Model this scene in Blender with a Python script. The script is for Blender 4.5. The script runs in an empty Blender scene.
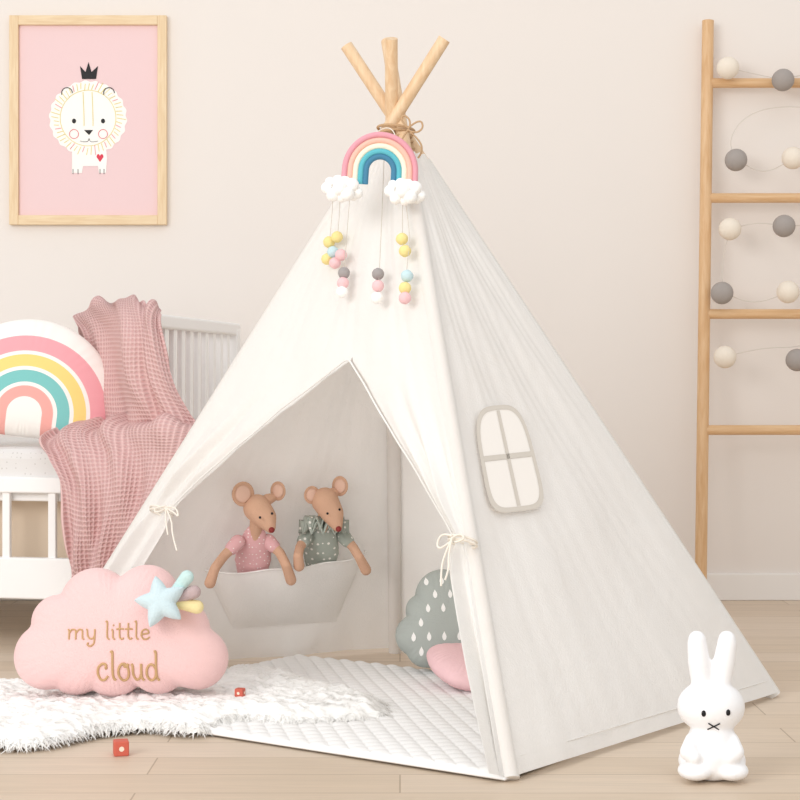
import bpy, bmesh, math, random
import numpy as np
from mathutils import Vector, Matrix
from mathutils.bvhtree import BVHTree
random.seed(4); rng=np.random.default_rng(4)
F=1652.0; CH=0.75; HZ=380.0
def P(px,py,d): return Vector(((px-400)*d/F, d, CH-(py-HZ)*d/F))
def G(px,py,z=0.0):
    d=F*(CH-z)/(py-HZ); return Vector(((px-400)*d/F,d,z))
def RP(px,py,p0,n,off=0.0):
    r=Vector(((px-400)/F,1.0,-(py-HZ)/F)); c=Vector((0,0,CH))
    t=(p0-c).dot(n)/r.dot(n); return c+r*t+n*off
def col(h):
    h=h.lstrip('#'); o=[]
    for i in (0,2,4):
        c=int(h[i:i+2],16)/255; o.append(c/12.92 if c<=0.04045 else ((c+0.055)/1.055)**2.4)
    return (*o,1)
# ---------- materials
def nt(m): return m.node_tree.nodes, m.node_tree.links
def mat(name,hexc,rough=0.7,bump=0.0,bscale=200,vary=0.0,vscale=5,sheen=0.0,tr=0.0):
    m=bpy.data.materials.new(name); m.use_nodes=True; N,L=nt(m); b=N['Principled BSDF']
    b.inputs['Base Color'].default_value=col(hexc); b.inputs['Roughness'].default_value=rough
    b.inputs['Specular IOR Level'].default_value=0.3
    if sheen: b.inputs['Sheen Weight'].default_value=sheen
    tc=N.new('ShaderNodeTexCoord')
    if bump:
        n=N.new('ShaderNodeTexNoise'); n.inputs['Scale'].default_value=bscale; n.inputs['Detail'].default_value=3
        L.new(tc.outputs['Object'],n.inputs['Vector'])
        bp=N.new('ShaderNodeBump'); bp.inputs['Strength'].default_value=bump; bp.inputs['Distance'].default_value=0.003
        L.new(n.outputs['Fac'],bp.inputs['Height']); L.new(bp.outputs['Normal'],b.inputs['Normal'])
    if vary:
        n=N.new('ShaderNodeTexNoise'); n.inputs['Scale'].default_value=vscale; n.inputs['Detail'].default_value=4
        L.new(tc.outputs['Object'],n.inputs['Vector'])
        hs=N.new('ShaderNodeHueSaturation'); hs.inputs['Color'].default_value=col(hexc)
        mr=N.new('ShaderNodeMapRange'); mr.inputs['To Min'].default_value=1-vary; mr.inputs['To Max'].default_value=1+vary
        L.new(n.outputs['Fac'],mr.inputs['Value']); L.new(mr.outputs['Result'],hs.inputs['Value']); L.new(hs.outputs['Color'],b.inputs['Base Color'])
    if tr:
        t=N.new('ShaderNodeBsdfTranslucent'); t.inputs['Color'].default_value=col(hexc)
        mx=N.new('ShaderNodeMixShader'); mx.inputs[0].default_value=tr
        L.new(b.outputs[0],mx.inputs[1]); L.new(t.outputs[0],mx.inputs[2]); L.new(mx.outputs[0],N['Material Output'].inputs['Surface'])
    return m
def fabric(name,hexc,tr=0.25,bscale=260,bump=0.5):
    m=bpy.data.materials.new(name); m.use_nodes=True; N,L=nt(m); b=N['Principled BSDF']; out=N['Material Output']
    b.inputs['Base Color'].default_value=col(hexc); b.inputs['Roughness'].default_value=0.9; b.inputs['Specular IOR Level'].default_value=0.1
    tc=N.new('ShaderNodeTexCoord'); n=N.new('ShaderNodeTexNoise'); n.inputs['Scale'].default_value=bscale
    n2=N.new('ShaderNodeTexNoise'); n2.inputs['Scale'].default_value=6; n2.inputs['Detail'].default_value=4; n2.inputs['Distortion'].default_value=0.8
    L.new(tc.outputs['Object'],n.inputs['Vector']); L.new(tc.outputs['Object'],n2.inputs['Vector'])
    bp=N.new('ShaderNodeBump'); bp.inputs['Strength'].default_value=bump; bp.inputs['Distance'].default_value=0.002
    bp2=N.new('ShaderNodeBump'); bp2.inputs['Strength'].default_value=0.35; bp2.inputs['Distance'].default_value=0.018
    L.new(n.outputs['Fac'],bp.inputs['Height']); L.new(n2.outputs['Fac'],bp2.inputs['Height']); L.new(bp2.outputs['Normal'],bp.inputs['Normal'])
    L.new(bp.outputs['Normal'],b.inputs['Normal'])
    t=N.new('ShaderNodeBsdfTranslucent'); t.inputs['Color'].default_value=col(hexc)
    mx=N.new('ShaderNodeMixShader'); mx.inputs[0].default_value=tr
    L.new(b.outputs[0],mx.inputs[1]); L.new(t.outputs[0],mx.inputs[2]); L.new(mx.outputs[0],out.inputs['Surface'])
    return m
def wood(name,h1,h2,axis='Z',scale=6,rough=0.5):
    m=bpy.data.materials.new(name); m.use_nodes=True; N,L=nt(m); b=N['Principled BSDF']
    tc=N.new('ShaderNodeTexCoord'); mp=N.new('ShaderNodeMapping')
    s={'X':(1,12,12),'Y':(12,1,12),'Z':(12,12,1)}[axis]; mp.inputs['Scale'].default_value=s
    n=N.new('ShaderNodeTexNoise'); n.inputs['Scale'].default_value=scale; n.inputs['Detail'].default_value=6; n.inputs['Distortion'].default_value=0.6
    r=N.new('ShaderNodeValToRGB'); r.color_ramp.elements[0].color=col(h1); r.color_ramp.elements[1].color=col(h2)
    r.color_ramp.elements[0].position=0.3; r.color_ramp.elements[1].position=0.7
    L.new(tc.outputs['Object'],mp.inputs['Vector']); L.new(mp.outputs[0],n.inputs['Vector']); L.new(n.outputs['Fac'],r.inputs['Fac'])
    L.new(r.outputs[0],b.inputs['Base Color']); b.inputs['Roughness'].default_value=rough
    return m
def dots(name,h1,h2,scale=60,th=0.22):
    m=bpy.data.materials.new(name); m.use_nodes=True; N,L=nt(m); b=N['Principled BSDF']; b.inputs['Roughness'].default_value=0.9
    tc=N.new('ShaderNodeTexCoord'); v=N.new('ShaderNodeTexVoronoi'); v.inputs['Scale'].default_value=scale; v.inputs['Randomness'].default_value=0.35
    L.new(tc.outputs['Object'],v.inputs['Vector'])
    r=N.new('ShaderNodeValToRGB'); r.color_ramp.interpolation='CONSTANT'
    r.color_ramp.elements[0].color=col(h2); r.color_ramp.elements[1].color=col(h1); r.color_ramp.elements[1].position=th
    L.new(v.outputs['Distance'],r.inputs['Fac']); L.new(r.outputs[0],b.inputs['Base Color']); return m
# ---------- objects
SC=bpy.context.scene.collection
def mk(name,verts,faces,m=None,smooth=True,uv=None):
    me=bpy.data.meshes.new(name); me.from_pydata([tuple(v) for v in verts],[],[tuple(f) for f in faces]); me.update()
    if smooth: me.polygons.foreach_set('use_smooth',[True]*len(me.polygons))
    o=bpy.data.objects.new(name,me); SC.objects.link(o)
    if m: me.materials.append(m)
    if uv is not None:
        l=me.uv_layers.new(name='UVMap')
        idx=np.zeros(len(me.loops),dtype=np.int32); me.loops.foreach_get('vertex_index',idx)
        l.data.foreach_set('uv',np.asarray(uv)[idx].astype(np.float32).ravel())
    return o
def group(name,kids,loc=(0,0,0)):
    loc=Vector(loc); e=bpy.data.objects.new(name,None); e.empty_display_size=0.1; e.location=loc; SC.objects.link(e)
    for k in kids:
        k.parent=e; k.matrix_parent_inverse=Matrix.Translation(-loc)
    return e
def box(name,c,size,m,rz=0,bev=0.004,smooth=False):
    sx,sy,sz=[s/2 for s in size]
    v=[(x,y,z) for x in(-sx,sx) for y in(-sy,sy) for z in(-sz,sz)]
    f=[(0,1,3,2),(4,6,7,5),(0,4,5,1),(2,3,7,6),(0,2,6,4),(1,5,7,3)]
    o=mk(name,v,f,m,False); o.location=c; o.rotation_euler=(0,0,rz)
    if bev:
        b=o.modifiers.new('b','BEVEL'); b.width=bev; b.segments=3
    return o
def tube(name,pts,r,m,cyclic=False,radii=None,res=4,poly=False):
    cu=bpy.data.curves.new(name,'CURVE'); cu.dimensions='3D'; cu.bevel_depth=r; cu.bevel_resolution=res; cu.use_fill_caps=True
    s=cu.splines.new('POLY' if poly or len(pts)<3 else 'NURBS'); s.points.add(len(pts)-1)
    for i,p in enumerate(pts):
        s.points[i].co=(*p,1); s.points[i].radius=radii[i] if radii else 1
    s.use_cyclic_u=cyclic
    if s.type=='NURBS': s.order_u=3; s.use_endpoint_u=not cyclic; s.resolution_u=6
    cu.materials.append(m); o=bpy.data.objects.new(name,cu); SC.objects.link(o); return o
def grid_faces(nu,nv,flip=False,off=0):
    f=[]
    for j in range(nv-1):
        for i in range(nu-1):
            a=off+j*nu+i; q=(a,a+1,a+nu+1,a+nu); f.append(q[::-1] if flip else q)
    return f
ICO={}
def sph_raw(c,r,sub=2):
    if sub not in ICO:
        bm=bmesh.new(); bmesh.ops.create_icosphere(bm,subdivisions=sub,radius=1)
        bm.verts.ensure_lookup_table()
        ICO[sub]=([v.co.copy() for v in bm.verts],[[v.index for v in f.verts] for f in bm.faces]); bm.free()
    V,Fc=ICO[sub]
    r=(r,r,r) if isinstance(r,(int,float)) else r
    return [Vector((c[0]+v.x*r[0],c[1]+v.y*r[1],c[2]+v.z*r[2])) for v in V],Fc
def spheres(name,lst,m,sub=3,fuzz=0.0):
    vs=[];fs=[]
    for c,r in lst:
        V,Fc=sph_raw(c,r,sub); o=len(vs)
        if fuzz:
            c=Vector(c); V=[c+(v-c)*(1+random.uniform(-fuzz,fuzz)) for v in V]
        vs+=V; fs+=[[i+o for i in f] for f in Fc]
    return mk(name,vs,fs,m)
def blob(name,parts,m,voxel=0.004,it=6,zmin=None):
    vs=[];fs=[]
    def add(c,r):
        V,Fc=sph_raw(c,r,3); o=len(vs); vs.extend(V); fs.extend([[i+o for i in f] for f in Fc])
    for p in parts:
        if p[0]=='e': add(p[1],p[2])
        else:
            ch=p[1]
            for (a,ra),(b,rb) in zip(ch[:-1],ch[1:]):
                a=Vector(a);b=Vector(b); n=max(2,int((b-a).length/(0.35*min(ra,rb)))+1)
                for k in range(n+1): t=k/n; add(a.lerp(b,t),ra+(rb-ra)*t)
    if zmin is not None: vs=[Vector((v.x,v.y,max(v.z,zmin))) for v in vs]
    o=mk(name,vs,fs,m)
    rm=o.modifiers.new('r','REMESH'); rm.mode='VOXEL'; rm.voxel_size=voxel; rm.use_smooth_shade=True
    if it:
        s=o.modifiers.new('s','SMOOTH'); s.factor=0.5; s.iterations=it
    return o
def frame(c,right,up):
    x=Vector(right).normalized(); z=x.cross(Vector(up)).normalized(); y=z.cross(x)
    M=Matrix((x,y,z)).transposed().to_4x4(); M.translation=c; return M
def pillow(name,rfun,T,m,M,nth=240,nr=26,pw=0.5,puck=0.0,pp=2.6):
    vs=[];fs=[]; R=[rfun(2*math.pi*i/nth) for i in range(nth)]
    Rs=R[:]
    for _ in range(60): Rs=[(Rs[i-1]+Rs[i]*2+Rs[(i+1)%nth])/4 for i in range(nth)]
    for side in (1,-1):
        base=len(vs); vs.append(Vector((0,0,side*T)))
        for k in range(1,nr+1):
            rho=math.sin(k/nr*math.pi/2)
            for i in range(nth):
                th=2*math.pi*i/nth
                h=T*max(0,1-rho**pp)**pw
                w=rho**5; rr_=rho*(Rs[i]*(1-w)+R[i]*w)
                h+=puck*math.sin(i*0.9+3*math.sin(i*0.21))*rho**5*(1-rho**12)
                vs.append(Vector((rr_*math.cos(th),rr_*math.sin(th),side*h)))
        for i in range(nth):
            a=base+1+i;b=base+1+(i+1)%nth; fs.append((base,a,b) if side>0 else (base,b,a))
        for k in range(nr-1):
            for i in range(nth):
                a=base+1+k*nth+i;b=base+1+k*nth+(i+1)%nth; q=(a,a+nth,b+nth,b); fs.append(q if side>0 else q[::-1])
    o=mk(name,vs,fs,m); o.matrix_world=M
    w=o.modifiers.new('w','WELD'); w.merge_threshold=0.0004
    return o
def circ_r(circles,sm=3):
    def raw(th):
        dx,dy=math.cos(th),math.sin(th); best=0.001
        for cx,cy,r in circles:
            b=dx*cx+dy*cy; disc=b*b-(cx*cx+cy*cy-r*r)
            if disc>0: best=max(best,b+math.sqrt(disc))
        return best
    def f(th): return sum(raw(th+k*0.012) for k in range(-sm,sm+1))/(2*sm+1)
    return f
def bvh_of(o):
    M=o.matrix_world; me=o.data
    return BVHTree.FromPolygons([M@v.co for v in me.vertices],[list(p.vertices) for p in me.polygons])
def project(o_mesh_verts,bvh,M,off):
    n=(M.to_3x3()@Vector((0,0,1))).normalized(); out=[]
    for v in o_mesh_verts:
        w=M@Vector((v[0],v[1],0)); hit=bvh.ray_cast(w+n*0.5,-n)
        out.append((hit[0] if hit[0] else w)+n*(off+(v[2] if len(v)>2 else 0)))
    return out
def stroke_on(name,strokes,bvh,M,m,r=0.0022):
    ks=[]
    for i,st in enumerate(strokes):
        d=[]
        for a,b in zip(st[:-1],st[1:]):
            for t in (0,0.25,0.5,0.75): d.append((a[0]+(b[0]-a[0])*t,a[1]+(b[1]-a[1])*t,0))
        d.append((*st[-1],0))
        for _ in range(2): d=[d[0]]+[tuple((d[j-1][k]+2*d[j][k]+d[j+1][k])/4 for k in range(3)) for j in range(1,len(d)-1)]+[d[-1]]
        ks.append(tube('%s_%d'%(name,i),project(d,bvh,M,0.0010),r,m,res=2))
    return ks

# ================= materials
m_wall=mat('wall_paint','#EEE7E1',0.9)
m_base=mat('trim_white','#F4F0EC',0.6)
m_white=mat('white_paint','#FAF9F8',0.5)
m_tent=fabric('canvas_white','#FBF9F6',0.27)
m_pocket=fabric('canvas_pocket','#FFFDFA',0.12)
m_winpane=mat('window_sheer','#FFFAF4',0.9)
m_trim=mat('canvas_trim','#DDD6CC',0.95,0.2,300)
m_pole=wood('pine_pole','#DDB990','#EDD2AF','Z',8)
m_ladder=wood('ladder_wood','#D6AA7A','#E6C196','Z',8)
m_rung=wood('rung_wood','#D6AA7A','#E6C196','X',8)
m_frame=wood('frame_wood','#E3C59B','#F0D9B5','Z',10)
m_rope=mat('jute_rope','#C4A27E',0.9,0.4,300)
m_cord=mat('cotton_cord','#F1EADF',0.9)
m_black=mat('black_ink','#1B1A1C',0.5)
m_pink=mat('plush_pink','#F4CCCA',0.95,0.6,260,0.04,9,0.3)

# ================= room
def floor_mat():
    m=bpy.data.materials.new('oak_planks'); m.use_nodes=True; N,L=nt(m); b=N['Principled BSDF']
    tc=N.new('ShaderNodeTexCoord'); br=N.new('ShaderNodeTexBrick')
    br.inputs['Color1'].default_value=col('#DCCAB6'); br.inputs['Color2'].default_value=col('#D2BEA7'); br.inputs['Mortar'].default_value=col('#B09B84')
    br.inputs['Scale'].default_value=1; br.inputs['Mortar Size'].default_value=0.0018; br.inputs['Brick Width'].default_value=1.3; br.inputs['Row Height'].default_value=0.14
    br.inputs['Mortar Smooth'].default_value=0.3; br.offset=0.37
    L.new(tc.outputs['Object'],br.inputs['Vector'])
    mp=N.new('ShaderNodeMapping'); mp.inputs['Scale'].default_value=(1,14,1); L.new(tc.outputs['Object'],mp.inputs['Vector'])
    n=N.new('ShaderNodeTexNoise'); n.inputs['Scale'].default_value=4; n.inputs['Detail'].default_value=8; n.inputs['Distortion'].default_value=1.2; L.new(mp.outputs[0],n.inputs['Vector'])
    mr=N.new('ShaderNodeMapRange'); mr.inputs['To Min'].default_value=0.84; mr.inputs['To Max'].default_value=1.12; L.new(n.outputs['Fac'],mr.inputs['Value'])
    hs=N.new('ShaderNodeHueSaturation'); L.new(br.outputs['Color'],hs.inputs['Color']); L.new(mr.outputs[0],hs.inputs['Value']); L.new(hs.outputs[0],b.inputs['Base Color'])
    b.inputs['Roughness'].default_value=0.45
    return m
WY=5.63
box('floor',(0,2.3,-0.05),(9,7.0,0.1),floor_mat(),bev=0)
box('wall_back',(0,WY+0.05,1.3),(9,0.1,2.8),m_wall,bev=0)
box('baseboard_back',(0,WY-0.008,0.046),(9,0.016,0.092),m_base,bev=0.004)

# ================= tent
foot={'A':G(513,783),'B':G(780,697),'C':G(38,678),'D':G(395,652)}
apex=P(396,127,3.90)
ZA=apex.z
tips={'A':1.575,'B':1.545,'C':1.545,'D':1.54}
tk=[]; line={}
for k,f in foot.items():
    h=(apex-f); h.z=0; h.normalize(); side=Vector((-h.y,h.x,0))
    base=f+h*0.012
    a=apex-side*{'B':0.024,'C':0.014}.get(k,0.010)-h*0.012
    d=(a-base); tip=base+d*(tips[k]/d.z)
    base=base+d*(0.004/d.z)
    tk.append(tube('pole_'+k,[base+d*(0.01/d.z),tip],0.0150,m_pole,res=6))
    line[k]=(Vector(base),d/d.z)
    top=base+d*(1.262/d.z)
    tk.append(tube('sleeve_'+k,[base+d/d.z*0.000,top],0.0178,m_tent,res=6))
def on(k,z): b,d=line[k]; return b+d*(z-b.z)
cen=(foot['A']+foot['B']+foot['C']+foot['D'])/4
def plane(a,b):
    p0=on(a,0); n=(on(b,0)-p0).cross(on(a,1.0)-p0).normalized()
    if (p0-cen).dot(n)<0: n=-n
    return p0,n
ZT=1.275
def wr(x,y): return math.sin(x*7+1.3*math.sin(y*5))*math.sin(y*6+x*3)
def pan(name,a,b,nu=50,nv=70,smap=None,zmax=ZT,amp=0.004,gather=None,m=None):
    p0,n=plane(a,b); vs=[];
    for j in range(nv):
        z=0.006+(zmax-0.006)*j/(nv-1)
        L_,R_=on(a,z),on(b,z)
        s0,s1=smap(z) if smap else (0,1)
        for i in range(nu):
            u=i/(nu-1); s=s0+(s1-s0)*u
            p=L_.lerp(R_,s)
            edge=min(1,8*s*(1-s))
            off=0.0165 + edge*amp*(wr(s*2,z*1.5)+0.35*wr(s*6+1,z*2+s*4)) - 0.03*edge*0.25*math.sin(math.pi*min(1,z/ZT))
            if gather: off+=gather(u,s,z)
            vs.append(p+n*off)
    f=grid_faces(nu,nv)
    return mk(name,vs,f,m or m_tent)
p0,nCA=plane('C','A')
def sz(px,py):
    p=RP(px,py,p0+nCA*0.0165,nCA); z=p.z; L_,R_=on('C',z),on('A',z); e=R_-L_
    return z,(p-nCA*0.0165-L_).dot(e)/e.length_squared
Lp=[(346,360),(325,377),(280,411),(235,450),(202,479),(176,504),(168,516),(160,535),(143,565),(122,600),(95,645),(70,684)]
Rp=[(346,360),(362,386),(385,427),(412,470),(437,514),(452,538),(447,552),(449,575),(458,620),(470,670),(484,715),(503,777)]
Ls=sorted(sz(*p) for p in Lp); Rs=sorted(sz(*p) for p in Rp)
zpk,spk=sz(346,360)
def sL(z): return spk if z>=zpk else float(np.interp(z,[q[0] for q in Ls],[q[1] for q in Ls]))
def sR(z): return spk if z>=zpk else float(np.interp(z,[q[0] for q in Rs],[q[1] for q in Rs]))
zt_l=sz(172,508)[0]; zt_r=sz(452,540)[0]
def gL(u,s,z):
    if z>zpk: return 0
    c=1-sL(z)/spk; c=max(0,c)
    pin=1-0.7*math.exp(-((z-zt_l)/0.05)**2)
    return 0.026*c*c*math.sin(u*math.pi)*(0.9+math.sin(u*15+z*3)+0.3*math.sin(u*31))*pin
def gR(u,s,z):
    if z>zpk: return 0
    c=max(0,1-(1-sR(z))/(1-spk)); v=1-u
    pin=1-0.7*math.exp(-((z-zt_r)/0.05)**2)
    return 0.024*c*c*math.sin(v*math.pi)*(0.9+math.sin(v*15+z*3)+0.3*math.sin(v*31))*pin
tk.append(pan('front_flap_left','C','A',70,140,lambda z:(0,sL(z)),gather=gL))
tk.append(pan('front_flap_right','C','A',70,140,lambda z:(sR(z),1),gather=gR))
tk.append(pan('side_panel','A','B',70,90,amp=0.0045))
tk.append(pan('pocket_wall','D','C',60,80,amp=0.006))
tk.append(pan('back_panel','B','D',60,80,amp=0.006))
edge=[]
for z in np.linspace(zt_l,zpk,16):
    edge.append(on('C',z).lerp(on('A',z),sL(z))+nCA*(0.019+gL(1,0,z)-0.0))
for z in np.linspace(zpk,zt_r,16)[1:]:
    edge.append(on('C',z).lerp(on('A',z),sR(z))+nCA*(0.019))
tk.append(tube('opening_hem',edge,0.0022,m_tent))
pAB,nAB=plane('A','B')
def onAB(s,z,off=0.02): return on('A',z).lerp(on('B',z),s)+nAB*off
tk.append(tube('hem_seam',[onAB(s,0.035,0.0155+0.0005) for s in np.linspace(0.02,0.98,12)],0.0012,m_tent))
# window
wq=[(471,408),(521,403),(548,508),(490,515)]
wq3=[RP(x,y,pAB+nAB*0.0165,nAB) for x,y in wq]
def WQ(u,v,off):
    t=wq3[0].lerp(wq3[1],u); b=wq3[3].lerp(wq3[2],u); return t.lerp(b,v)+nAB*off
def rr(th):
    c,s=math.cos(th),math.sin(th); e=5.0 if s>0 else 3.4
    return 0.5/((abs(c)**e+abs(s)**e)**(1/e))
nW=96
outer=[];inner=[]
for i in range(nW):
    th=2*math.pi*i/nW; r=rr(th)
    outer.append((0.5+r*math.cos(th),0.5+r*math.sin(th))); inner.append((0.5+r*0.87*math.cos(th),0.5+r*0.91*math.sin(th)))
vs=[WQ(u,v,0.0012) for u,v in outer]+[WQ(u,v,0.0012) for u,v in inner]
tk.append(mk('window_trim',vs,[(i,(i+1)%nW,nW+(i+1)%nW,nW+i) for i in range(nW)],m_trim,False))
vs=[WQ(0.5,0.5,0.0004)]+[WQ(u,v,0.0004) for u,v in inner]
tk.append(mk('window_pane',vs,[(0,1+i,1+(i+1)%nW) for i in range(nW)],m_winpane,False))
for nm,q in (('window_bar_v',[(0.47,0.05),(0.53,0.05),(0.53,0.95),(0.47,0.95)]),('window_bar_h',[(0.06,0.465),(0.94,0.465),(0.94,0.515),(0.06,0.515)])):
    tk.append(mk(nm,[WQ(u,v,0.0014) for u,v in q],[(0,1,2,3)],m_trim,False))
# pocket on inner wall
pCD,nCD=plane('C','D'); nin=-nCD
def CDp(px,py,off): return RP(px,py,pCD+nin*off,nCD)
pq=[(206,572),(366,553),(337,623),(234,630)]
pq3=[CDp(x,y,0) for x,y in pq]
vs=[];nu,nv=50,24
for j in range(nv):
    v=j/(nv-1)
    for i in range(nu):
        u=i/(nu-1); p=pq3[0].lerp(pq3[1],u).lerp(pq3[3].lerp(pq3[2],u),v)
        bul=(math.sin(math.pi*u)**0.5)*(1-v**1.5)*0.097
        p=p+nin*(bul-0.008)+Vector((0,0,0.034*math.sin(math.pi*u)**0.5*(1-v)-0.006*(1-v)*math.sin(3*math.pi*u)**2))
        vs.append(p)
tk.append(mk('wall_pocket',vs,grid_faces(nu,nv),m_pocket))
tk.append(tube('pocket_hem',[vs[i]+nin*0.001 for i in range(0,nu,3)]+[vs[nu-1]],0.0025,m_pocket))
for k in range(5):
    c=apex+Vector((0,0,-0.05+0.011*k)); r=0.036+0.004*abs(2-k)
    tk.append(tube('apex_rope_%d'%k,[c+Vector((r*math.cos(a),r*math.sin(a),0.006*math.sin(a+k))) for a in np.linspace(0,2*math.pi,17)[:-1]],0.0032,m_rope,True))
for i,pp in enumerate([[(408,128),(420,118),(424,128),(415,134),(408,130)],[(410,132),(420,140),(423,152),(418,158)],[(408,130),(400,140),(398,152)],[(408,128),(400,120),(404,114),(412,122),(408,130)]]):
    tk.append(tube('rope_bow_%d'%i,[P(x,y,3.83) for x,y in pp],0.0022,m_rope))
def tie(nm,px,py,w,pole,pl,nrm,tails):
    c=RP(px,py,pl+nrm*0.035,nrm); e=(on('A',0.6)-on('C',0.6)).normalized()
    pts=[c+e*w*math.cos(a)+nrm*(0.022*math.sin(a)-0.005)+Vector((0,0,0.004*math.sin(a))) for a in np.linspace(0,2*math.pi,13)[:-1]]
    tk.append(tube(nm+'_loop',pts,0.0026,m_cord,True))
    tk.append(tube(nm+'_loop2',[p+Vector((0,0,-0.007)) for p in pts],0.0026,m_cord,True))
    for i,t in enumerate(tails):
        tk.append(tube(nm+'_tail_%d'%i,[RP(x,y,pl+nrm*0.06,nrm) for x,y in t],0.0021,m_cord))
tie('tie_left',160,509,0.036,'C',p0,nCA,[[(166,508),(172,520),(172,535),(177,551)],[(166,508),(158,514),(152,508),(166,506)],[(166,508),(174,512),(179,518),(176,506),(166,507)],[(166,508),(165,520),(168,535)]])
tie('tie_right',461,539,0.034,'A',p0,nCA,[[(452,536),(442,532),(436,545),(441,550),(452,540)],[(452,538),(444,556),(441,570),(441,586)],[(452,538),(448,556),(449,570),(445,580)],[(452,538),(460,532),(466,540),(455,542)]])
group('play_teepee',tk,(cen.x,cen.y,0))

# ================= pom pom rainbow hanging
m_rb=[mat('yarn_rose','#E6A3B0',0.9,0.5,300),mat('yarn_coral','#F2C3B2',0.9,0.5,300),mat('yarn_cream','#FAF1DC',0.9,0.5,300),mat('yarn_turquoise','#63BDCB',0.9,0.5,300),mat('yarn_blue','#4C86A6',0.9,0.5,300)]
m_pom=mat('pom_white','#FFFEFC',0.95,0.5,220)
rk=[]; dR=3.72; s=dR/F
def RB(dx,dy,dd=0):
    c,s_=math.cos(0.06),math.sin(0.06); return P(380+dx*c-dy*s_,171+dx*s_+dy*c,dR+dd)
for i,r in enumerate([35.5,30,24.5,19.2,14]):
    pts=[RB(-r,14)]+[RB(-r*math.cos(a),-r*math.sin(a)*1.03) for a in np.linspace(0,math.pi,15)]+[RB(r,14)]
    rk.append(tube('rainbow_arc_%d'%i,pts,2.9*s,m_rb[i],res=6))
pl=[]
for cx,cy in ((342,188),(405,191)):
    for dx,dy,r,dd in [(-15,0,6,0),(-9,7,6.5,-.01),(-2,0,7.5,-.02),(-4,-7,6,-.01),(5,6,7,-.02),(10,-3,7,-.01),(15,5,6,0),(3,-6,6,-.01),(-12,-6,5,0),(0,9,5.5,-.01),(12,8,5,0)]:
        pl.append((P(cx+dx,cy+dy,dR-0.01+dd),r*s))
rk.append(spheres('cloud_poms',pl,m_pom,4,0.03))
pc={'y':mat('pom_yellow','#F3E29C',.95,.5,220),'p':mat('pom_pink','#F3C9CC',.95,.5,220),'g':mat('pom_grey','#A6A09F',.95,.5,220),'b':mat('pom_blue','#C9E2E7',.95,.5,220),'w':m_pom}
def FA(px,py,off=0.036): return RP(px,py,p0+nCA*off,nCA)
poms=[(337,237,'y'),(329,242,'y'),(333,252,'b'),(341,255,'p'),(327,259,'y'),(335,263,'p'),(344,273,'g'),(343,283,'p'),(342,292,'w'),(378,274,'g'),(378,286,'p'),(377,298,'w'),(402,239,'y'),(405,251,'y'),(407,276,'b'),(405,288,'y'),(405,298,'p')]
for k,m in pc.items(): rk.append(spheres('hanging_poms_'+k,[(FA(x,y),6.1*s) for x,y,c in poms if c==k],m,3,0.04))
m_string=mat('thin_string','#CFC7BC',.9)
for i,t in enumerate([[(350,195),(347,230),(343,292)],[(333,195),(332,225),(327,260)],[(340,200),(339,225),(337,240)],[(384,160),(382,220),(378,298)],[(403,200),(402,220),(403,255)],[(405,200),(411,235),(407,262),(405,297)]]):
    rk.append(tube('pom_string_%d'%i,[FA(x,y,0.037) for x,y in t],0.0008,m_string))
rk.append(tube('hanging_cord',[RB(-12,-33),P(392,118,3.80),RB(14,-33)],0.0012,m_cord))
group('rainbow_wall_hanging',rk,P(380,171,dR))

# ================= framed poster
fk=[]; dW=WY-0.012; sW=dW/F
def W(px,py,e=0.0): return P(px,py,dW-e)
def fb(nm,x0,y0,x1,y1,th=0.026,m=m_frame):
    a=W(x0,y0);b=W(x1,y1); return box(nm,((a.x+b.x)/2,WY-th/2,(a.z+b.z)/2),(abs(b.x-a.x),th,abs(a.z-b.z)),m,bev=0.002)
m_frameh=wood('frame_wood_h','#E3C59B','#F0D9B5','X',10)
fk+= [fb('frame_left',10,16,19,225),fb('frame_right',158,16,167,225),fb('frame_top',19,16,158,25.5,0.026,m_frameh),fb('frame_bottom',19,215.5,158,225,0.026,m_frameh)]
m_poster=mat('poster_pink','#F0D2D3',0.6); fk.append(fb('poster_sheet',19,25,158,216,0.012,m_poster))
m_pw=mat('poster_white','#FFFDF8',0.7); m_py=mat('poster_yellow','#EADB94',0.7); m_pr=mat('poster_red','#E0485A',0.7); m_prs=mat('poster_rose','#EE9CA6',0.7)
def poly(nm,pts,m,e): return mk(nm,[W(x,y,e) for x,y in pts],[list(range(len(pts)))],m,False)
def ell(cx,cy,rx,ry,n=40,wob=0,k=0): return [(cx+(rx+wob*math.sin(k*a))*math.cos(a),cy+(ry+wob*math.sin(k*a))*math.sin(a)) for a in np.linspace(0,2*math.pi,n,endpoint=False)]
E1,E2,E3,E4=0.0006,0.0012,0.0018,0.0024
fk.append(poly('lion_mane',ell(88,118,38.5,37,160,0.8,22),m_pw,E1))
for i in range(52):
    a=2*math.pi*i/52; r0,r1=29+random.uniform(-1,1),35+random.uniform(-1,3)
    fk.append(tube('mane_ray_%d'%i,[W(88+r0*math.cos(a),118+r0*math.sin(a),E2),W(88+r1*math.cos(a+.04),118+r1*math.sin(a+.04),E2)],0.0013,[m_py,m_py,m_prs][i%3] if i<20 or i%2 else m_py,res=1))
fk.append(poly('lion_body',[(72,146),(106,146),(107,158),(106,173),(99,173),(98,166),(83,166),(82,173),(72,173)],m_pw,E2))
fk.append(tube('mane_ring',[W(x,y,E2) for x,y in ell(88,118,28,28,30)],0.0011,m_py,True,res=1))
for x in (67,109):
    fk.append(poly('ear_%d'%x,ell(x,93,4,4.5,20),m_pw,E3)); fk.append(tube('ear_line_%d'%x,[W(x+5.5*math.cos(a),93-5.5*math.sin(a),E3) for a in np.linspace(0.0,math.pi*1.1,9)],0.0014,m_black,res=1))
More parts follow.
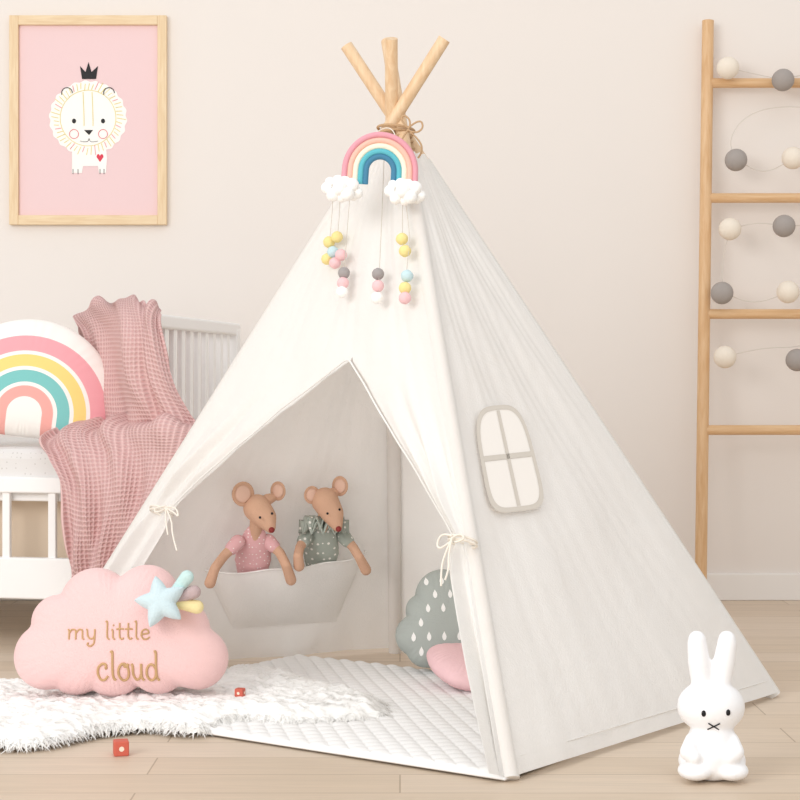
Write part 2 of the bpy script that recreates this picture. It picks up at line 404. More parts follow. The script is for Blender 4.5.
for x in (74,103): 
    fk.append(poly('eye_%d'%x,ell(x,121,2,2.4,16),m_black,E3)); fk.append(tube('cheek_%d'%x,[W(a,b,E3) for a,b in ell(x,134,4.6,4.6,16)],0.0009,m_pr,True,res=1))
fk.append(poly('nose',[(84,130),(93,130),(89,135)],m_black,E3)); fk.append(tube('mouth',[W(80,141,E3),W(88,143,E3),W(89,137,E3),W(90,143,E3),W(98,141,E3)],0.0007,m_black,res=1))
for i,x in enumerate((84,93)): fk.append(tube('face_line_%d'%i,[W(x-1,92,E3),W(x,112,E3),W(x,126,E3)],0.0012,m_py,res=1))
fk.append(poly('crown',[(82,79),(80,66),(85.5,72),(88.5,62),(91.5,72),(98,66),(96,79)],m_black,E3))
for i,x in enumerate((73,78,100,104)): fk.append(tube('claw_%d'%i,[W(x,169,E3),W(x,174,E3)],0.0010,m_black,res=1))
fk.append(poly('heart',[(100,162),(96.5,157),(97,154.5),(99,154),(100,156),(101,154),(103,154.5),(103.5,157)],m_pr,E3))
group('framed_lion_poster',fk,(W(88,120).x,WY,W(88,120).z))

# ================= ladder
lk=[]
def LD(px,z):
    y=5.44+(z/1.97)*0.15; return Vector(((px-400)*y/F,y,z))
lk.append(tube('rail_left',[LD(700.5,0.02),LD(708,1.965)],0.020,m_ladder,res=6))
lk.append(tube('rail_right',[LD(868,0.02),LD(862,1.965)],0.020,m_ladder,res=6))
def zof(py,y=5.53): return CH-(py-HZ)*y/F
for i,y in enumerate((83,198,314,430)):
    z=zof(y,5.44+zof(y)/1.97*0.15); lk.append(tube('rung_%d'%i,[LD(704,z),LD(865,z)],0.0165,m_rung,res=6))
m_bc=mat('cotton_ball_cream','#F1E6D7',.95,.4,150); m_bg=mat('cotton_ball_grey','#A9A19C',.95,.4,150)
def LB(px,py,e=0.055):
    z=zof(py); y=5.44+z/1.97*0.15-e; return P(px,py,y)
balls=[(728,68,'c'),(783,80,'g'),(736,160,'g'),(793,158,'c'),(730,229,'c'),(784,226,'g'),(722,293,'g'),(788,292,'c'),(725,357,'c'),(797,360,'g'),(845,70,'c'),(850,150,'g'),(846,235,'c'),(850,300,'g'),(848,350,'c')]
group('wooden_ladder',lk,(LD(780,0).x,5.45,0))
lk=[]
lk.append(spheres('balls_cream',[(LB(x,y),0.0375) for x,y,c in balls if c=='c'],m_bc)); lk.append(spheres('balls_grey',[(LB(x,y),0.0375) for x,y,c in balls if c=='g'],m_bg))
wire=[(728,68),(755,74),(783,80),(820,70),(845,72),(830,110),(780,105),(745,115),(728,140),(736,160),(765,175),(793,158),(850,150),(846,200),(815,225),(784,226),(757,222),(730,229),(722,260),(722,293),(755,305),(788,292),(850,300),(835,335),(797,348),(760,347),(725,357)]
m_wire=mat('fairy_wire','#D8D0C6',.6)
lk.append(tube('wire',[LB(x,y,0.05) for x,y in wire],0.0014,m_wire))
group('cotton_ball_string_lights',lk,LB(780,200))

# ================= bed
ang=math.radians(10.4); u=Vector((-math.cos(ang),math.sin(ang),0)); v=Vector((math.sin(ang),math.cos(ang),0)); rz=-ang
Q=Vector((-0.70,4.55,0)); BW=0.86; BL=1.22
def BP(a,b,z): return Q+u*a+v*b+Vector((0,0,z))
bk=[]
def bb(nm,a0,a1,b0,b1,z0,z1,m=m_white,bev=0.005):
    c=BP((a0+a1)/2,(b0+b1)/2,(z0+z1)/2); return box(nm,c,(abs(a1-a0),abs(b1-b0),z1-z0),m,rz,bev)
ztop=0.935
for nm,a,b in (('post_near',0,0),('post_far',0,BW),('post_left_near',BL,0),('post_left_far',BL,BW)):
    bk.append(bb(nm,a-0.02,a+0.02,b-0.02,b+0.02,0,ztop-0.02))
for e in (0,BL):
    bk.append(bb('end_top_rail_%d'%(e>0),e-0.018,e+0.018,-0.02,BW+0.03,ztop-0.04,ztop,bev=0.008))
    bk.append(bb('end_bottom_rail_%d'%(e>0),e-0.012,e+0.012,0.02,BW-0.02,0.30,0.36))
    n=11
    for i in range(1,n): 
        b=BW*i/n; bk.append(bb('slat_%d_%d'%(e>0,i),e-0.008,e+0.008,b-0.013,b+0.013,0.34,ztop-0.03,bev=0.002))
bk.append(bb('front_top_rail',0.02,BL-0.02,-0.015,0.015,0.435,0.48))
bk.append(bb('front_bottom_rail',0.02,BL-0.02,-0.015,0.015,0.14,0.255))
bk.append(bb('rear_rail',0.02,BL-0.02,BW-0.015,BW+0.015,0.36,0.5))
bk.append(bb('rear_bottom_rail',0.02,BL-0.02,BW-0.015,BW+0.015,0.14,0.255))
for i in range(1,9):
    a=BL*i/9; bk.append(bb('front_slat_%d'%i,a-0.011,a+0.011,-0.008,0.008,0.25,0.44,bev=0.002))
bk.append(bb('bed_base',0.02,BL-0.02,0.02,BW-0.02,0.41,0.44))
m_under=mat('birch_panel','#DDCBB6',0.7); bk.append(bb('storage_panel',0.03,BL-0.03,0.12,0.135,0.2,0.41,m_under))
m_matt=dots('mattress_speckle','#E4E2E0','#D2CFCC',70,0.18)
bk.append(bb('mattress',0.025,BL-0.025,0.0,BW-0.03,0.442,0.56,m_matt,bev=0.03))
group('childrens_bed',bk,Q)
# rainbow cushion
m_rp=bpy.data.materials.new('rainbow_print'); m_rp.use_nodes=True; N,L=nt(m_rp); b=N['Principled BSDF']; b.inputs['Roughness'].default_value=0.95
tc=N.new('ShaderNodeTexCoord'); sx=N.new('ShaderNodeSeparateXYZ'); L.new(tc.outputs['Object'],sx.inputs[0])
dP=4.74; ps=dP/F
cb=N.new('ShaderNodeCombineXYZ'); ay=N.new('ShaderNodeMath'); ay.operation='ADD'; ay.inputs[1].default_value=14*ps; L.new(sx.outputs['Y'],ay.inputs[0])
my=N.new('ShaderNodeMath'); my.operation='MAXIMUM'; my.inputs[1].default_value=0; L.new(ay.outputs[0],my.inputs[0])
L.new(sx.outputs['X'],cb.inputs[0]); L.new(my.outputs[0],cb.inputs[1])
ln=N.new('ShaderNodeVectorMath'); ln.operation='LENGTH'; L.new(cb.outputs[0],ln.inputs[0])
ml=N.new('ShaderNodeMath'); ml.operation='MULTIPLY'; ml.inputs[1].default_value=1/(100*ps); L.new(ln.outputs['Value'],ml.inputs[0])
rp=N.new('ShaderNodeValToRGB'); cr=rp.color_ramp; cr.interpolation='CONSTANT'
stops=[(0,'#FBF8F3'),(.17,'#F3B0A8'),(.28,'#FBF8F3'),(.32,'#82CBC8'),(.44,'#FBF8F3'),(.48,'#F7DD88'),(.60,'#FBF8F3'),(.64,'#F2ABB3'),(.80,'#FBF8F3')]
cr.elements[0].color=col(stops[0][1]); cr.elements[0].position=0; cr.elements[1].position=stops[-1][0]; cr.elements[1].color=col(stops[-1][1])
for p_,c_ in stops[1:-1]:
    e=cr.elements.new(p_); e.color=col(c_)
L.new(ml.outputs[0],rp.inputs['Fac']); L.new(rp.outputs[0],b.inputs['Base Color'])
def arch(th):
    def raw(t):
        s_=math.sin(t); R=86*ps
        return R if s_>=0 else min(R,34*ps/max(1e-4,-s_))
    return sum(raw(th+k*0.05) for k in range(-4,5))/9
up=Vector((0.13,0.22,1)).normalized()
M=frame(P(28,403,dP),Vector((1,0.1,-0.13)),up)
pillow('rainbow_cushion',arch,0.055,m_rp,M,puck=0.002)
# blanket
def waffle():
    m=bpy.data.materials.new('waffle_knit_pink'); m.use_nodes=True; N,L=nt(m); b=N['Principled BSDF']; b.inputs['Roughness'].default_value=0.95
    tc=N.new('ShaderNodeTexCoord'); s=N.new('ShaderNodeSeparateXYZ'); L.new(tc.outputs['UV'],s.inputs[0]); o=[]
    for ax in ('X','Y'):
        a=N.new('ShaderNodeMath'); a.operation='MULTIPLY'; a.inputs[1].default_value=math.pi/0.0125; L.new(s.outputs[ax],a.inputs[0])
        c=N.new('ShaderNodeMath'); c.operation='SINE'; L.new(a.outputs[0],c.inputs[0]); d=N.new('ShaderNodeMath'); d.operation='ABSOLUTE'; L.new(c.outputs[0],d.inputs[0]); o.append(d)
    mu=N.new('ShaderNodeMath'); mu.operation='MULTIPLY'; L.new(o[0].outputs[0],mu.inputs[0]); L.new(o[1].outputs[0],mu.inputs[1])
    r=N.new('ShaderNodeValToRGB'); r.color_ramp.elements[0].color=col('#EAC6C3'); r.color_ramp.elements[1].color=col('#D5A8A6'); r.color_ramp.elements[1].position=0.9
    L.new(mu.outputs[0],r.inputs[0]); L.new(r.outputs[0],b.inputs['Base Color'])
    bp=N.new('ShaderNodeBump'); bp.invert=True; bp.inputs['Distance'].default_value=0.005; bp.inputs['Strength'].default_value=0.8; L.new(mu.outputs[0],bp.inputs['Height']); L.new(bp.outputs[0],b.inputs['Normal'])
    return m
m_blk=waffle()
def sheet(name,rows,m,nu=120,nv=160,folds=(0.012,5,0.0),ph=0):
    A=np.array([[list(P(*c)) for c in r] for r in rows]); nr,nc,_=A.shape
    uu=np.linspace(0,nc-1,nu); vv=np.linspace(0,nr-1,nv)
    B=np.zeros((nr,nu,3)); C=np.zeros((nv,nu,3))
    def cr(a,t):
        n=len(a); i=np.clip(t.astype(int),0,n-2); f=(t-i)[:,None]
        p1=a[i];p2=a[i+1];p0_=a[np.maximum(i-1,0)];p3=a[np.minimum(i+2,n-1)]
        return 0.5*((2*p1)+(-p0_+p2)*f+(2*p0_-5*p1+4*p2-p3)*f**2+(-p0_+3*p1-3*p2+p3)*f**3)
    for i in range(nr): B[i]=cr(A[i],uu)
    for j in range(nu): C[:,j]=cr(B[:,j],vv)
    du=np.gradient(C,axis=1); dv=np.gradient(C,axis=0); n=np.cross(du,dv); n/=np.linalg.norm(n,axis=2,keepdims=True)+1e-9
    n*=np.where(n[:,:,1:2]>0,-1,1)
    U,V=np.meshgrid(np.linspace(0,1,nu),np.linspace(0,1,nv))
    amp,k,skew=folds
    d=amp*(np.sin(2*np.pi*k*(U+skew*V)+1.5*np.sin(5*V+ph)+ph)+0.5*np.sin(2*np.pi*k*1.7*(U-0.3*V)+ph*2))+0.5*amp*np.sin(9*V+4*U+ph)
    C=C+n*(d[:,:,None]+amp*1.2)
    lu=np.concatenate([[0],np.cumsum(np.linalg.norm(np.diff(C[nv//2],axis=0),axis=1))]); lv=np.concatenate([[0],np.cumsum(np.linalg.norm(np.diff(C[:,nu//2],axis=0),axis=1))])
    uv=np.stack(np.meshgrid(lu,lv),axis=-1).reshape(-1,2)
    o=mk(name,C.reshape(-1,3),grid_faces(nu,nv),m,uv=uv)
    s_=o.modifiers.new('s','SOLIDIFY'); s_.thickness=0.007; s_.offset=1
    return o
b1=sheet('blanket_upper',[[(80,326,5.0),(104,314,4.95),(128,308,4.80),(146,309,4.64),(160,318,4.58)],
 [(76,320,4.93),(100,306,4.84),(124,303,4.60),(146,305,4.50),(160,314,4.46)],
 [(84,335,4.88),(110,330,4.78),(130,330,4.50),(148,331,4.45),(162,336,4.43)],
 [(94,375,4.86),(115,375,4.76),(134,375,4.50),(154,378,4.44),(174,385,4.42)],
 [(98,415,4.84),(118,415,4.72),(140,412,4.50),(166,415,4.44),(194,420,4.42)],
 [(90,440,4.78),(112,442,4.68),(142,440,4.52),(172,440,4.44),(200,440,4.41)]],m_blk,folds=(0.011,3.2,0.3),ph=0.5)
b2=sheet('blanket_lower',[[(80,424,4.80),(100,424,4.74),(130,420,4.60),(165,420,4.46),(200,425,4.40)],
 [(45,440,4.62),(75,434,4.59),(110,430,4.53),(155,428,4.42),(204,430,4.36)],
 [(50,458,4.54),(80,458,4.51),(115,456,4.48),(155,452,4.42),(200,455,4.35)],
 [(64,485,4.50),(88,490,4.48),(115,488,4.45),(150,485,4.41),(185,485,4.35)],
 [(68,525,4.49),(88,530,4.47),(110,528,4.45),(138,525,4.41),(165,520,4.37)],
 [(72,565,4.49),(86,568,4.47),(102,565,4.45),(125,560,4.43),(150,555,4.40)],
 [(76,590,4.49),(88,594,4.47),(102,590,4.45),(120,585,4.43),(140,580,4.41)]],m_blk,folds=(0.012,3.5,0.15),ph=2.0)
group('pink_knit_blanket',[b1,b2],(b1.data.vertices[0].co.x,4.6,0.5))

# ================= quilted play mat
m_mat=mat('quilt_white','#F7F6F5',0.85,0.15,300)
M1=Vector((0.195,3.075,0)); e1=Vector((-0.83,0.557,0)).normalized(); e2=Vector((0.557,0.83,0)).normalized()
nu,nv=330,250; vs=[]
for j in range(nv):
    for i in range(nu):
        a=1.15*i/(nu-1); c=0.86*j/(nv-1); p=M1+e1*a+e2*c
        ed=min(1,min(a,1.15-a,c,0.86-c)/0.012)
        q=(abs(math.sin(math.pi*(a+c)/0.05))*abs(math.sin(math.pi*(a-c)/0.05)))**0.5
        p.z=0.004+ed*(0.006+0.0055*q+0.002*math.sin(a*9)*math.sin(c*7+1)); vs.append(p)
o=mk('quilted_play_mat',vs,grid_faces(nu,nv),m_mat); o.modifiers.new('s','SOLIDIFY').thickness=0.004

# ================= fur rug (displaced pile + wisps)
outl=[(-70,700),(-60,742),(0,753),(50,750),(100,739),(150,735),(195,739),(240,730),(290,731),(345,729),(388,725),(384,712),(345,700),(305,688),(275,680),(235,678),(180,688),(100,692),(20,692),(-30,690)]
og=[G(x,y) for x,y in outl]
def cr_closed(pts,n=12):
    r=[]
    for i in range(len(pts)):
        a,b,c,d=[pts[(i+k)%len(pts)] for k in(-1,0,1,2)]
        for t in np.linspace(0,1,n,endpoint=False):
            r.append(0.5*((2*b)+(c-a)*t+(2*a-5*b+4*c-d)*t*t+(3*b-a-3*c+d)*t**3))
    return r
oc=np.array([[p.x,p.y] for p in cr_closed(og)])
def inside(P_):
    x,y=P_[:,0],P_[:,1]; r=np.zeros(len(P_),bool); n=len(oc)
    for i in range(n):
        x1,y1=oc[i];x2,y2=oc[(i+1)%n]
        c=((y1>y)!=(y2>y))&(x<(x2-x1)*(y-y1)/(y2-y1+1e-12)+x1); r^=c
    return r
def edist(p):
    d=np.full(len(p),9.0)
    for k in range(0,len(oc),2): d=np.minimum(d,np.hypot(p[:,0]-oc[k,0],p[:,1]-oc[k,1]))
    return d
def flow(x,y): return (np.sin(x*11+2*np.sin(y*9))+np.sin(y*13+2*np.sin(x*10+1)))*1.3
def strands(x,y):
    x2=x+0.020*np.sin(y*31+x*12)+0.008*np.sin(y*83+x*40); y2=y+0.020*np.sin(x*29+y*9)+0.008*np.sin(x*77)
    a=np.sin(x2*80+2.2*np.sin(y2*33))*np.sin(y2*90+2.0*np.sin(x2*37)); b=np.sin(x2*230+3*np.sin(y2*90))*np.sin(y2*190+x2*120+2*np.sin(x2*110))
    c=np.sin(x2*480+y2*250+3*np.sin(y2*160))
    return 0.0048*a+0.0018*b+0.0007*c
def pile(p,d):
    return 0.003+0.040*np.clip(d/0.055,0,1)**0.5*(1-0.25*np.clip(1-d/0.055,0,1))+strands(p[:,0],p[:,1])*np.clip(d/0.02,0,1)+0.006*np.sin(p[:,0]*14)*np.sin(p[:,1]*16+1)*np.clip(d/0.05,0,1)
mn,mx=oc.min(0)-0.01,oc.max(0)+0.01
st=0.004; gx=np.arange(mn[0],mx[0],st); gy=np.arange(mn[1],mx[1],st)
GX,GY=np.meshgrid(gx,gy); gp=np.stack([GX.ravel(),GY.ravel()],1); ins=inside(gp); dd=np.where(ins,edist(gp),0.0)
z=np.where(ins,pile(gp,dd),0.002)
idm=-np.ones(len(gp),int); NX=len(gx); fs=[]
cell=ins.reshape(GX.shape); q=cell[:-1,:-1]&cell[1:,:-1]&cell[:-1,1:]&cell[1:,1:]
jj,ii=np.nonzero(q); a=jj*NX+ii; qf=np.stack([a,a+1,a+NX+1,a+NX],1); used=np.unique(qf); idm[used]=np.arange(len(used))
hide=mk('pile',np.column_stack([gp[used],z[used]]).tolist(),idm[qf].tolist(),mat('fleece_white','#FFFEFC',0.95))
cand=rng.uniform(mn,mx,(60000,2)); cand=cand[inside(cand)]; dist=edist(cand)
keep=(dist<0.03)&(rng.uniform(0,1,len(cand))<0.6)|(rng.uniform(0,1,len(cand))<0.13); cand=cand[keep][:9000]; dist=dist[keep][:9000]
hgt=pile(cand,dist)-0.003
nb=len(cand); x,y=cand[:,0],cand[:,1]
eps=0.006; gxg=edist(cand+[eps,0])-edist(cand-[eps,0]); gyg=edist(cand+[0,eps])-edist(cand-[0,eps]); oa=np.arctan2(-gyg,-gxg)
ang_=np.where(dist<0.03,oa+rng.normal(0,0.5,nb),flow(x,y)+rng.normal(0,0.4,nb))
ln_=rng.uniform(0.016,0.030,nb); lean=rng.uniform(0.9,1.4,nb)
dirx,diry=np.cos(ang_),np.sin(ang_)
wd=rng.uniform(0.0012,0.0024,nb); wx,wy=-diry*wd,dirx*wd
V=[]
for k,(t,w) in enumerate(((0,1),(0.4,0.9),(0.75,0.6))):
    zt=hgt+0.001+ln_*t*(0.42-0.38*t)-np.where(dist<0.03,ln_*0.25*t*t,0)
    V.append(np.stack([x+dirx*ln_*lean*t*0.9+wx*w,y+diry*ln_*lean*t*0.9+wy*w,zt],1)); V.append(np.stack([x+dirx*ln_*lean*t*0.9-wx*w,y+diry*ln_*lean*t*0.9-wy*w,zt],1))
V.append(np.stack([x+dirx*ln_*lean,y+diry*ln_*lean,hgt-np.where(dist<0.03,ln_*0.35,0)],1))
V=np.stack(V,1).reshape(-1,3); V[:,2]=np.maximum(V[:,2],0.003); b0=np.arange(nb)*7
quads=np.concatenate([np.stack([b0,b0+1,b0+3,b0+2],1),np.stack([b0+2,b0+3,b0+5,b0+4],1)]); tris=np.stack([b0+4,b0+5,b0+6],1)
fur=mk('wisps',V.tolist(),quads.tolist()+tris.tolist(),mat('fur_white','#FFFEFC',0.95,tr=0.25))
ctr=oc.mean(0)
group('sheepskin_rug',[fur,hide],(ctr[0],ctr[1],0))

# ================= pink cloud cushion
dC=3.72; sc=dC/F
cl=[(48,656,33),(58,622,27),(95,604,36),(146,598,33),(180,630,30),(198,658,31),(160,664,29),(115,664,32),(78,664,30)]
cc=(120,638)
circ=[((x-cc[0])*sc,-(y-cc[1])*sc,r*sc) for x,y,r in cl]
M=frame(P(cc[0],cc[1],dC),Vector((1,0.0,0)),Vector((0,0.2,1)))
cloud=pillow('cushion_body',circ_r(circ,3),0.085,m_pink,M,nth=320,puck=0.0018,pp=3.0)
bv=bvh_of(cloud); m_gold=mat('embroidery_gold','#C9A376',0.6,0.3,400)
ck=[cloud]
def arc(cx,cy,rx,ry,a0,a1,n=10): return [(cx+rx*math.cos(math.radians(a)),cy+ry*math.sin(math.radians(a))) for a in np.linspace(a0,a1,n)]
GL={'m':(1.5,[[(0,1),(.1,.85),(.1,0)],[(.1,.6),(.3,1),(.6,.95),(.65,.7),(.65,0)],[(.65,.6),(.9,1),(1.15,.95),(1.2,.7),(1.2,.1),(1.35,0)]]),
 'y':(1.0,[[(0,1),(.1,.9),(.1,.4),(.3,.05),(.6,.1),(.7,.4)],[(.7,1),(.7,0),(.65,-.45),(.35,-.7),(.1,-.5),(.2,-.3)]]),
 ' ':(0.55,[]),
 'l':(.5,[[(0,1.7),(.12,1.8),(.15,1.5),(.15,.15),(.35,0)]]),
 'i':(.45,[[(0,.95),(.12,.9),(.12,.15),(.3,0)],[(.1,1.35),(.16,1.38),(.12,1.3)]]),
 't':(.7,[[(.2,1.6),(.2,.2),(.4,0),(.55,.15)],[(-.05,1),(.25,1.05),(.55,1)]]),
 'e':(.9,[[(.08,.5),(.4,.55),(.68,.6),(.6,.92),(.35,1.02),(.1,.8),(.05,.4),(.25,0),(.55,.02),(.75,.25)]]),
 'c':(.95,[[(.7,.8),(.62,.7),(.68,.95),(.4,1.03),(.1,.8),(.05,.4),(.25,0),(.55,.0),(.78,.25)]]),
 'o':(.95,[arc(.4,.5,.36,.52,90,450,14),[(.4,1.02),(.5,.8),(.65,.85),(.75,1.0)]]),
 'u':(1.0,[[(0,1),(.1,.9),(.1,.3),(.3,0),(.55,.1),(.68,.4)],[(.68,1),(.68,.15),(.85,0)]]),
 'd':(1.0,[arc(.37,.48,.33,.5,20,380,14),[(.55,1.75),(.7,1.8),(.7,.15),(.88,0)]])}
def write(nm,txt,x,y,w,h,r):
    tot=sum(GL[c][0] for c in txt); k=w/tot; cx=x; st=[]
    for c in txt:
        for s_ in GL[c][1]: st.append([((cx+px_*k-cc[0])*sc,-(y-py_*h-cc[1])*sc) for px_,py_ in s_])
        cx+=GL[c][0]*k
    return stroke_on(nm,st,bv,M,m_gold,r)
ck+=write('embroidery_my_little','my little',75,641,82,10.0,0.0019)
ck+=write('embroidery_cloud','cloud',104,680,62,15.5,0.0029)
def star(th):
    k=5; a=((th-math.pi/2-0.15)%(2*math.pi/k))/(2*math.pi/k); a=abs(a-0.5)*2
    return (14.5+12*a**1.5)*sc
m_star=mat('plush_blue','#D2E5EB',0.95,0.6,260,0.03,9,0.3)
S=P(161,602,dC-0.10); ck.append(pillow('star',star,0.028,m_star,frame(S,Vector((1,0,0.1)),Vector((0,0.3,1))),nth=200,nr=16))
for i,(x,y,c) in enumerate([(187,577,'#CBE6E4'),(194,592,'#C4AEAE'),(197,607,'#F3E2AA')]):
    ck.append(blob('star_tail_%d'%i,[('c',[(P(168,601,dC-0.07),5*sc),(P(x,y,dC-0.085+0.005*i),7*sc)])],mat('plush_tail_%d'%i,c,.95,.6,260),0.004,3))
group('cloud_cushion',ck,P(cc[0],695,dC))

# ================= grey cloud cushion, pink cushion
dG=4.16; sg=dG/F
m_gr=mat('cushion_grey_green','#B0B6B1',0.95,0.3,300)
cg=(440,628); cl=[(416,636,21),(422,611,16),(444,598,28),(474,605,30),(492,635,28),(468,646,26),(440,646,25),(425,648,20)]
M=frame(P(cg[0],cg[1]-1,dG),Vector((1,0.1,0)),Vector((0,0.3,1)))
gcl=pillow('cushion_body',circ_r([((x-cg[0])*sg,-(y-cg[1])*sg,r*sg) for x,y,r in cl],3),0.06,m_gr,M,puck=0.002,pp=3.0)
bv=bvh_of(gcl); vs=[];fs=[]
for row in range(7):
    for c_ in range(8):
        x=-44+c_*15+(7.5 if row%2 else 0); y=-40+row*14
        hit=any((x+cg[0]-a)**2+(cg[1]-y-b_)**2<(r-5)**2 for a,b_,r in cl)
        if not hit: continue
        o0=len(vs); n=14
        for i in range(n):
            th=2*math.pi*i/n; rx=2.3*math.sin(th)*(1 if math.cos(th)<0 else max(0,1-math.cos(th))**0.9+0.0); ry=4.6*math.cos(th)
            vs.append(((x+rx)*sg,(y+ry)*sg))
        fs.append(list(range(o0,o0+n)))
dr=mk('raindrop_print',project(vs,bv,M,0.0015),fs,mat('print_white','#FAF9F6',.9),False)
group('grey_cloud_cushion',[gcl,dr],P(440,670,dG))
def sq(th):
    c,s_=abs(math.cos(th)),abs(math.sin(th)); e=5; return 0.105/((c**e+s_**e)**(1/e))*(1+0.05*math.cos(4*th))
c0=P(474,694,3.95); c0.z=0.062
pillow('pink_cushion',sq,0.040,mat('cushion_pink','#F3CBCE',0.9,0.3,200),frame(c0,Vector((0.9,0.35,-0.12)),Vector((-0.3,0.9,0.22))),puck=0.002)

# ================= mouse dolls
m_fur1=mat('mouse_linen','#D4AA8F',0.95,0.5,300,0.05,20); m_earin=mat('mouse_ear_inner','#E3BDA9',.95)
m_nose=mat('mouse_nose','#8A3431',0.6)
m_dr1=dots('dress_pink_dots','#E3B1B3','#F8ECEA',110,0.2); m_dr2=dots('coat_green_dots','#A9B0A6','#EFEDE6',70,0.25)
def mouse(ears,head,nose,arms,dress,collar):
    q=2.50e-3; k=[]
    Y=CDp
    hx,hy=head; nx,ny=nose
    mx_,my_=(hx+nx)/2,(hy+ny)/2
    parts=[('c',[(Y(hx,hy,.065),14*q),(Y(mx_+1,my_-1,.088),11.5*q),(Y(nx,ny,.115),4.6*q)]),('c',[(Y(hx,hy+8,.05),7*q),(Y(hx-2,hy+32,.045),7*q)])]
    k.append(blob('head',parts,m_fur1,0.004,5))
    for i,(ex,ey,er) in enumerate(ears):
        for nm,rr_,m_,of in (('ear_%d'%i,er,m_fur1,.050),('ear_inner_%d'%i,er*0.68,m_earin,.056)):
            c=Y(ex,ey,of); V,Fc=sph_raw((0,0,0),(rr_*q,0.006,rr_*q*1.08),3)
            Mt=Matrix.Rotation(0.35 if i==0 else -0.5,3,'Z'); k.append(mk(nm,[Mt@p+c for p in V],Fc,m_))
        k.append(blob('ear_root_%d'%i,[('c',[(Y(ex,ey+er*0.5,.048),3.0*q),(Y(hx*0.5+ex*0.5,hy*0.5+ey*0.5,.055),6*q)])],m_fur1,0.004,2))
    k.append(spheres('nose',[(Y(nx+.6,ny+1.0,.125),3.0*q)],m_nose))
    k.append(spheres('eyes',[(Y(mx_-4,my_-1,.116),1.3*q),(Y(mx_+8,my_-5,.106),1.3*q)],m_black))
    bx,by=hx-2,hy+24
    cl_=[]
    for t in np.linspace(0,1,12):
        r=(9+13*min(1,t*1.6)**0.8)*q*(1-0.34*t*t); cl_.append(('e',Y(bx-3*t,by-2+46*t,.046-0.020*t),(r,min(r*0.6,.027-.010*t),r*0.6)))
    k.append(blob('clothes',cl_,dress,0.004,3))
    for i,a in enumerate(arms):
        rad=[5.6,5.0,5.0,5.8]
        k.append(blob('arm_%d'%i,[('c',[(Y(x,y,o),rad[j]*q) for j,(x,y,o) in enumerate(a)])],m_fur1,0.004,3))
        k.append(blob('sleeve_%d'%i,[('c',[(Y(*a[0]),7.6*q),(Y(a[0][0]*.55+a[1][0]*.45,a[0][1]*.55+a[1][1]*.45,a[0][2]*.55+a[1][2]*.45),7.0*q)])],dress,0.004,2))
    if collar:
        vs=[]; n=110
        for lay in range(2):
            for j in range(5):
                for i in range(n):
                    th=2*math.pi*i/n; r=(6+j*(4.9-lay*1.2))*q
                    c=Y(hx-1,hy+20-lay*4,.055); vs.append(c+Vector((r*math.cos(th),r*math.sin(th)*0.75,-0.004*j+0.004*j*math.sin(th*13+lay*2))))
        fs=[(l*5*n+j*n+i,l*5*n+j*n+(i+1)%n,l*5*n+(j+1)*n+(i+1)%n,l*5*n+(j+1)*n+i) for l in range(2) for j in range(4) for i in range(n)]
        o=mk('ruffle_collar',vs,fs,dress); o.modifiers.new('s','SOLIDIFY').thickness=0.003; k.append(o)
    group('mouse_doll',k,Y(hx,hy+40,.05))
mouse([(243,494,11.5),(278,491,9)],(257,508),(271,529),
  [[(238,542,.05),(224,556,.07),(215,568,.105),(210,583,.112)],[(268,541,.05),(280,553,.085),(286,565,.120),(291,580,.120)]],m_dr1,False)
mouse([(312,495,8.5),(340,486,9.5)],(325,501),(338,528),
  [[(306,537,.05),(300,547,.08),(298,556,.115),(299,566,.118)],[(343,536,.05),(353,547,.08),(359,557,.105),(366,570,.108)]],m_dr2,True)

# ================= bunny lamp
dB=3.11; q=dB/F; zb=CH-(776-HZ)*q
m_bun=mat('silicone_white','#FBFBFD',0.4)
def B(x,y,dd=0): 
    p=P(x,y,dB+dd); p.z-=zb; return p
parts=[('c',[(B(702,682),10.5*q),(B(699,660),11.2*q),(B(697,642),10*q),(B(697,637),9*q)]),('c',[(B(720,682),10.5*q),(B(724,660),11.2*q),(B(727,642),10*q),(B(727,637),9*q)]),
 ('e',B(711,704),(34*q,28*q,26.5*q)),
 ('c',[(B(712,728),20*q),(B(712,740),25*q),(B(712,752),29*q)]),('e',B(712,758),(34*q,28*q,19*q)),
 ('c',[(B(692,737,-.02),7*q),(B(688,750,-.04),8.5*q),(B(694,755,-.045),7.5*q)]),('c',[(B(732,737,-.02),7*q),(B(736,750,-.04),8.5*q),(B(730,755,-.045),7.5*q)]),
 ('e',B(695,768,-.030),(17.5*q,19*q,9.5*q)),('e',B(731,768,-.030),(17.5*q,19*q,9.5*q))]
kb=[blob('bunny_body',parts,m_bun,0.0035,7,zmin=0.001)]
def bface(x,y): 
    c=B(711,704); X=(x-711)/34; Z=(y-704)/26.5; t=math.sqrt(max(0,1-X*X-Z*Z)); p=B(x,y); p.y=c.y-28*q*t-0.0008; return p
kb.append(spheres('eyes',[(bface(699,706)+Vector((0,.0015,0)),(2.3*q,.003,3.2*q)),(bface(723,705)+Vector((0,.0015,0)),(2.3*q,.003,3.2*q))],m_black))
kb.append(tube('mouth_1',[bface(704,716),bface(709.5,719.5),bface(715,723)],0.0013,m_black)); kb.append(tube('mouth_2',[bface(715,716),bface(709.5,719.5),bface(704,723)],0.0013,m_black))
group('bunny_night_light',kb,(B(712,776).x,dB,0))

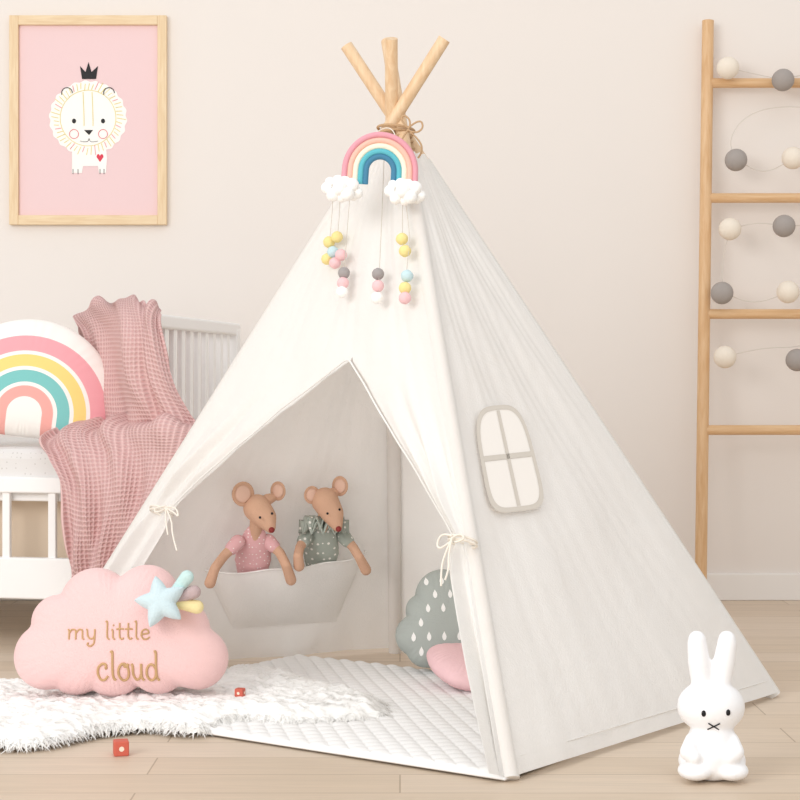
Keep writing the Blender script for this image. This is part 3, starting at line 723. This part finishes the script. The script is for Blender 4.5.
# ================= toy blocks
m_red=mat('block_red','#CF6553',0.5); m_bw=mat('block_white','#F3E2CF',0.6)
def blk(px,py,z,sz_,rz):
    g=G(px,py,z); c=g+Vector((0,0.0,sz_/2)); o=box('cube',c,(sz_,)*3,m_red,rz,0.003)
    k=[o]
    for i,a in enumerate((0,math.pi/2)):
        R2=Matrix.Rotation(rz+a,3,'Z'); k.append(mk('dot_%d'%i,[c+R2@Vector((.17*math.cos(t)*sz_,-sz_/2-0.0006,.17*math.sin(t)*sz_)) for t in np.linspace(0,2*math.pi,16,endpoint=False)],[list(range(16))],m_bw,False))
    group('toy_block',k,g)
blk(121,755,0,0.030,0.25); blk(240,697,0.036,0.020,-0.3)

# ================= lights / world / camera
def area(nm,loc,tgt,size,pw,c):
    l=bpy.data.lights.new(nm,'AREA'); l.shape='RECTANGLE'; l.size=size[0]; l.size_y=size[1]; l.energy=pw; l.color=c
    o=bpy.data.objects.new(nm,l); SC.objects.link(o); o.location=loc; o.rotation_euler=(Vector(tgt)-Vector(loc)).to_track_quat('-Z','Y').to_euler(); return o
area('window_light',(-3.0,-0.2,2.4),(0.0,4.3,0.6),(2.2,1.8),100,(1,0.995,0.985))
area('front_fill_light',(-1.2,-1.2,1.2),(-0.1,4.2,0.45),(2.4,1.6),34,(1,0.995,0.985))  # added fill lamp behind the camera, brightens the teepee interior; no window there
area('ceiling_softbox',(0.6,2.2,3.4),(0.3,4.4,0.3),(3,3),20,(1,1,1))
w=bpy.data.worlds.new('room_ambient'); bpy.context.scene.world=w; w.use_nodes=True
w.node_tree.nodes['Background'].inputs[0].default_value=(1,0.995,0.985,1); w.node_tree.nodes['Background'].inputs[1].default_value=0.76
cam=bpy.data.cameras.new('camera'); co=bpy.data.objects.new('camera',cam); SC.objects.link(co); co.location=(0,0,CH); co.rotation_euler=(math.pi/2,0,0)
cam.sensor_width=36; cam.lens=F/800*36; cam.shift_y=-20/800; cam.clip_start=0.05
bpy.context.scene.camera=co
bpy.context.scene.view_settings.view_transform='Standard'
